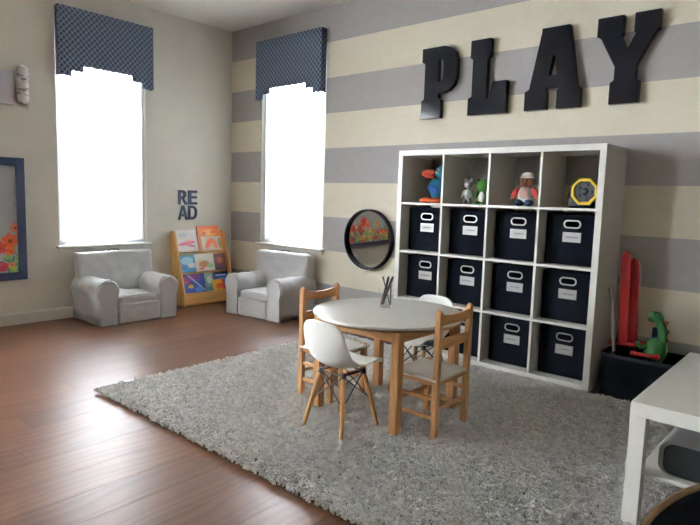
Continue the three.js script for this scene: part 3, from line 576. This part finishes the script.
// ---------------------------------------------------------------- toys in the top row of the shelf
{
  const y = cellY(0) + 0.0005;
  const teal = flat('#1a6c88', 0.8), blue = flat('#2a5a9a', 0.8), orange = flat('#d8612c', 0.7), wht = flat('#e2e0da', 0.5), blk = flat('#17181a', 0.4);
  const b = thing('toy_bird', 'blue toy bird with a red orange bill in the leftmost top cube', 'toy', [2.772, y, 0.25]);
  part('body', [ball(0.068, 0.08, 0.062, 0.005, 0.105, 0), ball(0.05, 0.05, 0.05, -0.04, 0.12, -0.02)], teal, b);
  part('wing', ball(0.05, 0.03, 0.016, 0.0, 0.098, 0.06, [0, 0, -0.4]), blue, b);
  const hd = part('head', ball(0.046, 0.05, 0.044, 0.03, 0.222, 0), teal, b);
  part('eye', [ball(0.016, 0.02, 0.01, 0.02, 0.232, 0.038)], wht, hd); part('pupil', [ball(0.008, 0.011, 0.006, 0.02, 0.232, 0.046)], blk, hd);
  part('bill', [ball(0.066, 0.03, 0.036, -0.07, 0.214, 0.008), ball(0.05, 0.012, 0.03, -0.05, 0.19, 0.008)], flat('#c0492f', 0.6), b);
  for (const s of [-1, 1]) part('foot', ball(0.062, 0.02, 0.045, s * 0.05 - 0.025, 0.02, 0.025, [0, s * 0.3, 0]), orange, b);

  const tg = thing('paper_tag', 'small white paper tag hanging over the shelf edge under the toy bird', 'tag', [2.865, y - 0.03, 0.4015]);
  part('tag_sheet', [bx(0.035, 0.03, 0.0012, 0, 0.015, 0.0008)], wht, tg);
  const gm = flat('#8d8f8a', 0.5), gl = flat('#b9bab4', 0.5);
  const f = thing('toy_figure', 'small grey toy figure beside the green toy', 'toy', [3.045, y, 0.28]);
  part('body', ball(0.03, 0.042, 0.026, 0, 0.068, 0), gl, f); part('head', [ball(0.03, 0.03, 0.028, 0, 0.137, 0), ball(0.012, 0.014, 0.012, -0.02, 0.162, 0), ball(0.012, 0.014, 0.012, 0.02, 0.162, 0)], gm, f);
  for (const s of [-1, 1]) { part('arm', ball(0.011, 0.032, 0.012, s * 0.034, 0.072, 0.004, [0, 0, s * 0.35]), gm, f); part('leg', ball(0.014, 0.022, 0.02, s * 0.017, 0.022, 0.006), gm, f); part('eye', ball(0.006, 0.007, 0.004, s * 0.011, 0.142, 0.026, [0, 0, 0], 8), blk, f); }
  const gr = flat('#44822d', 0.6), gd = flat('#3b7a2c', 0.5);
  const g = thing('toy_frog', 'green round-headed toy in the second top cube', 'toy', [3.155, y, 0.27]);
  part('body', ball(0.036, 0.05, 0.034, 0.008, 0.055, 0), gd, g); part('belly', ball(0.022, 0.036, 0.012, 0.006, 0.052, 0.03), wht, g);
  const gh = part('head', ball(0.05, 0.042, 0.046, 0, 0.128, 0), gr, g);
  for (const s of [-1, 1]) { part('eye', ball(0.014, 0.014, 0.012, s * 0.024, 0.162, 0.018, [0, 0, 0], 10), gr, gh); part('pupil', ball(0.006, 0.007, 0.005, s * 0.024, 0.164, 0.029, [0, 0, 0], 8), blk, gh); part('arm', ball(0.012, 0.034, 0.014, s * 0.044, 0.066, 0.008, [0, 0, s * 0.5]), gr, g); part('foot', ball(0.02, 0.011, 0.03, s * 0.024, 0.011, 0.018), gr, g); }

  const skin = flat('#9c6247', 0.8), red = flat('#8f2a26', 0.8);
  const m = thing('toy_doll', 'soft toy with white cap, white shirt and red sleeves in the third top cube', 'toy', [3.465, y, 0.27]);
  part('body', ball(0.055, 0.058, 0.045, 0, 0.072, 0), wht, m); part('head', [ball(0.043, 0.044, 0.04, 0, 0.158, 0), ball(0.018, 0.014, 0.02, 0, 0.146, 0.036)], skin, m);
  part('hat', [ball(0.04, 0.022, 0.038, 0.004, 0.198, 0), ball(0.05, 0.008, 0.046, 0.004, 0.186, 0.004)], wht, m);
  for (const s of [-1, 1]) { const a = part('arm', ball(0.024, 0.04, 0.022, s * 0.066, 0.084, 0.012, [0, 0, s * 0.6]), red, m); part('hand', ball(0.016, 0.016, 0.016, s * 0.088, 0.054, 0.018), skin, a); part('leg', ball(0.03, 0.022, 0.042, s * 0.032, 0.022, 0.022, [0, s * 0.3, 0]), flat('#24405f', 0.8), m); part('eye', ball(0.006, 0.007, 0.004, s * 0.015, 0.168, 0.037, [0, 0, 0], 8), blk, m); }
  part('shirt_front', ball(0.03, 0.034, 0.012, 0, 0.08, 0.038), flat('#c9a39a', 0.8), m);

  const w = thing('round_toy', 'black toy with a yellow octagonal ring in the rightmost top cube', 'toy', [3.835, y, 0.27]);
  const oct = (r) => Array.from({ length: 8 }, (_, i) => [Math.cos((i + 0.5) * Math.PI / 4) * r, Math.sin((i + 0.5) * Math.PI / 4) * r]);
  const yl = part('ring', extrude(oct(0.086), 0.026, [oct(0.066)], 0.005), flat('#d6b728', 0.45), w); yl.position.set(0.014, 0.1, 0.012);
  part('grille', extrude(oct(0.067), 0.012, [], 0.002).translate(0.014, 0.1, 0.012), flat('#15181c', 0.4), w);
  part('hub', [ball(0.02, 0.02, 0.012, 0.014, 0.1, 0.026), ...[0, 1, 2, 3, 4].map((i) => ball(0.009, 0.009, 0.006, 0.014 + Math.cos(i * 1.257) * 0.04, 0.1 + Math.sin(i * 1.257) * 0.04, 0.026, [0, 0, 0], 8))], flat('#35424c', 0.3), w);
  part('housing', [rb(0.15, 0.075, 0.07, -0.02, 0.038, -0.03, 0.015, 3), ball(0.034, 0.03, 0.034, -0.07, 0.075, -0.02)], blk, w);
}

// ---------------------------------------------------------------- toy bin with swords beside the shelf
{
  const bxX = 4.03, w = 0.44, d = 0.31, h = 0.245, z0 = 0.06, r = 0.05;
  const outline = (W, D, q, n = 6) => { const p = []; for (const [sx, sy, a0] of [[1, 1, 0], [-1, 1, 1], [-1, -1, 2], [1, -1, 3]]) for (let i = 0; i <= n; i++) { const a = (a0 + i / n) * Math.PI / 2; p.push([sx * (W / 2 - q) + Math.cos(a) * q, sy * (D / 2 - q) + Math.sin(a) * q]); } return p; };
  const o = thing('toy_bin', 'dark navy toy bin on the floor beside the cube shelf', 'bin', [bxX + w / 2, 0, z0 + d / 2]);
  part('wall', [extrude(outline(w, d, r), h, [outline(w - 0.016, d - 0.016, r - 0.008)], 0.003).rotateX(-Math.PI / 2)], M.navy, o);
  part('base', [extrude(outline(w - 0.02, d - 0.02, r - 0.01), 0.01).rotateX(-Math.PI / 2).translate(0, 0.001, 0)], M.navy, o);
  part('rim', [extrude(outline(w + 0.008, d + 0.008, r + 0.004), 0.022, [outline(w - 0.02, d - 0.02, r - 0.01)], 0.004).rotateX(-Math.PI / 2).translate(0, h - 0.012, 0)], flat('#0f1522', 0.8), o);
  const redM = flat('#a01517', 0.55), darkM = flat('#1b1c20', 0.5), grey = flat('#a9a5a2', 0.4);
  const sword = (label, x, z, tilt, len, mat) => {
    const s = thing('toy_sword', label, 'toy sword', [x, 0.014, z], 0, 'toy swords in the bin');
    const R = [0.03, 0, tilt];
    const blade = [[-0.027, 0], [0.027, 0], [0.027, len - 0.05], [0.018, len - 0.015], [0, len], [-0.018, len - 0.015], [-0.027, len - 0.05]];
    part('blade', place(extrude(blade, 0.028, [], 0.008).translate(0, 0.28, -0.014), 0, 0, 0, ...R), mat, s);
    part('guard', place(merge([rb(0.13, 0.028, 0.034, 0, 0.282, 0, 0.01, 3), ball(0.018, 0.018, 0.02, -0.065, 0.282, 0), ball(0.018, 0.018, 0.02, 0.065, 0.282, 0)]), 0, 0, 0, ...R), mat, s);
    part('grip', place(merge([rod(V(0, 0.025, 0), V(0, 0.27, 0), 0.014, 0.014, 10), ball(0.02, 0.02, 0.02, 0, 0.02, 0)]), 0, 0, 0, ...R), darkM, s);
    return s;
  };
  sword('red foam toy sword standing in the navy bin, the taller of two', 4.118, 0.2, 0.03, 0.56, redM);
  sword('red foam toy sword behind the taller one in the navy bin', 4.158, 0.135, 0.04, 0.52, flat('#8c1214', 0.55));
  const k = thing('toy_wand', 'thin grey plastic toy blade leaning in the navy bin by the shelf', 'toy', [4.12, 0.03, 0.29]);
  part('shaft', [rod(V(0, 0, 0), V(-0.09, 0.6, -0.03), 0.014, 0.01, 10)], grey, k); part('collar', [rod(V(-0.03, 0.19, -0.01), V(-0.036, 0.225, -0.011), 0.02, 0.02, 10)], darkM, k);
  const green = flat('#1c5a24', 0.6);
  const dn = thing('toy_dinosaur', 'green toy dinosaur sticking out of the navy bin', 'toy', [4.29, 0.16, 0.2]);
  part('body', ball(0.062, 0.085, 0.055, 0, 0.12, 0, [0, 0, -0.2]), green, dn);
  part('neck', [tube([V(0.02, 0.17, 0), V(0.03, 0.22, 0), V(0.02, 0.27, 0), V(-0.005, 0.315, 0)], 0.026, 12, 10)], green, dn);
  const dh = part('head', [ball(0.045, 0.026, 0.03, -0.012, 0.325, 0, [0, 0, -0.25]), ball(0.025, 0.012, 0.022, -0.035, 0.3, 0, [0, 0, -0.2])], green, dn);
  part('eye', ball(0.006, 0.006, 0.005, -0.014, 0.34, 0.026, [0, 0, 0], 8), darkM, dh);
  part('crest', extrude([[0, 0], [0.02, 0.04], [0.005, 0.05], [0.02, 0.09], [0.0, 0.1], [0.01, 0.14], [-0.02, 0.15]], 0.008).translate(0.045, 0.16, -0.004), flat('#9a4a22', 0.6), dn);
  part('arm', tube([V(-0.04, 0.15, 0.03), V(-0.075, 0.14, 0.045), V(-0.09, 0.17, 0.045)], 0.013, 10, 8), green, dn);
  const bl = thing('toy_block', 'dark blue toy sticking out of the navy bin behind the green dinosaur', 'toy', [4.262, 0.16, 0.1], 0.2);
  part('block_body', rb(0.045, 0.24, 0.03, 0, 0.12, 0, 0.008, 3), flat('#1f3a78', 0.5), bl);
  const rp = thing('toy_baton', 'red toy baton lying across the top of the navy bin', 'toy', [4.27, 0.258, 0.31], 0.1);
  part('bar', [rod(V(-0.07, 0.012, 0), V(0.05, 0.012, 0), 0.012, 0.012, 10), ball(0.017, 0.017, 0.017, -0.07, 0.012, 0), ball(0.017, 0.017, 0.017, 0.05, 0.012, 0)], redM, rp);
  const filler = thing('toy_ball', 'dark blue ball half hidden inside the navy bin', 'ball', [4.378, 0.096, 0.2]);
  part('ball_skin', ball(0.08, 0.08, 0.08, 0, 0, 0, [0, 0, 0], 20), flat('#20345c', 0.5), filler);
}

// ---------------------------------------------------------------- low white table, tray, basket
{
  const x0 = 4.581, z1 = 1.792, w = 0.55, d = 0.92, top = 0.446, t = 0.05;
  const o = thing('side_table', 'low white square-legged table at the right edge', 'table', [x0, RY, z1 - d]);
  part('tabletop', rb(w, t, d, w / 2, top - t / 2, d / 2, 0.002), M.lacquer, o);
  for (const a of [0, 1]) for (const b of [0, 1]) part('leg', rb(0.05, top - t, 0.05, 0.0255 + a * (w - 0.051), (top - t) / 2, 0.0255 + b * (d - 0.051), 0.002), M.lacquer, o);
  part('lower_shelf', rb(w - 0.06, 0.014, d - 0.06, w / 2, 0.193, d / 2, 0.002), M.lacquer, o);

  const tr = thing('storage_tray', 'grey rounded storage tray with dark front on the lower shelf', 'tray', [x0 + 0.315, RY + 0.2005, z1 - 0.26]);
  const prof = (s) => { const p = []; const W = 0.46 * s, Hh = 0.115 * s, r = 0.035 * s; for (const [sx, sy, a0] of [[1, 1, 0], [-1, 1, 1], [-1, -1, 2], [1, -1, 3]]) for (let i = 0; i <= 6; i++) { const a = (a0 + i / 6) * Math.PI / 2; p.push([sx * (W / 2 - r) + Math.cos(a) * r, sy * (Hh / 2 - r) + Math.sin(a) * r]); } return p; };
  part('shell', extrude(prof(1), 0.38, [], 0.006).translate(0, 0.0585, -0.18), flat('#9a9b96', 0.5), tr);
  part('dark_front', extrude(prof(0.93), 0.012, [], 0.003).translate(0, 0.0585, 0.192), flat('#14191c', 0.6), tr);

  const bk = thing('oval_tub', 'large navy oval tub with a tan rim at the bottom right corner', 'tub', [5.157, 0.01, 2.6]);
  const wallG = lathe([[0, 0.004], [0.28, 0.004], [0.295, 0.02], [0.325, 0.43], [0.33, 0.45], [0.316, 0.45], [0.31, 0.43], [0.28, 0.026], [0, 0.02]], 64); wallG.scale(1, 1, 1.5);
  part('tub_wall', wallG, M.navy, bk);
  const ov = Array.from({ length: 40 }, (_, i) => V(Math.cos(i * Math.PI / 20) * 0.326, 0.453, Math.sin(i * Math.PI / 20) * 0.489));
  part('rim', tube(ov, 0.008, 120, 8, true), flat('#8a6a4a', 0.6), bk);
  const pl = thing('plush_toy', 'beige plush toy sitting in the navy oval tub', 'toy', [5.01, 0.04, 2.58]);
  part('body', [ball(0.09, 0.14, 0.09, 0, 0.14, 0)], flat('#b9a58a', 0.95), pl);
  part('head', ball(0.066, 0.062, 0.062, 0, 0.33, 0), flat('#b9a58a', 0.95), pl);
  for (const q of [-1, 1]) { part('ear', ball(0.02, 0.022, 0.012, q * 0.048, 0.385, 0, [0, 0, 0], 10), flat('#b9a58a', 0.95), pl); part('arm', ball(0.03, 0.07, 0.03, q * 0.08, 0.13, 0.04, [0.5, 0, q * 0.5]), flat('#b9a58a', 0.95), pl); part('leg', ball(0.035, 0.035, 0.075, q * 0.05, 0.04, 0.1), flat('#b9a58a', 0.95), pl); }
}

scene.traverse((o) => { if (o.isMesh) { o.castShadow = true; o.receiveShadow = true; } });
renderer.render(scene, camera);
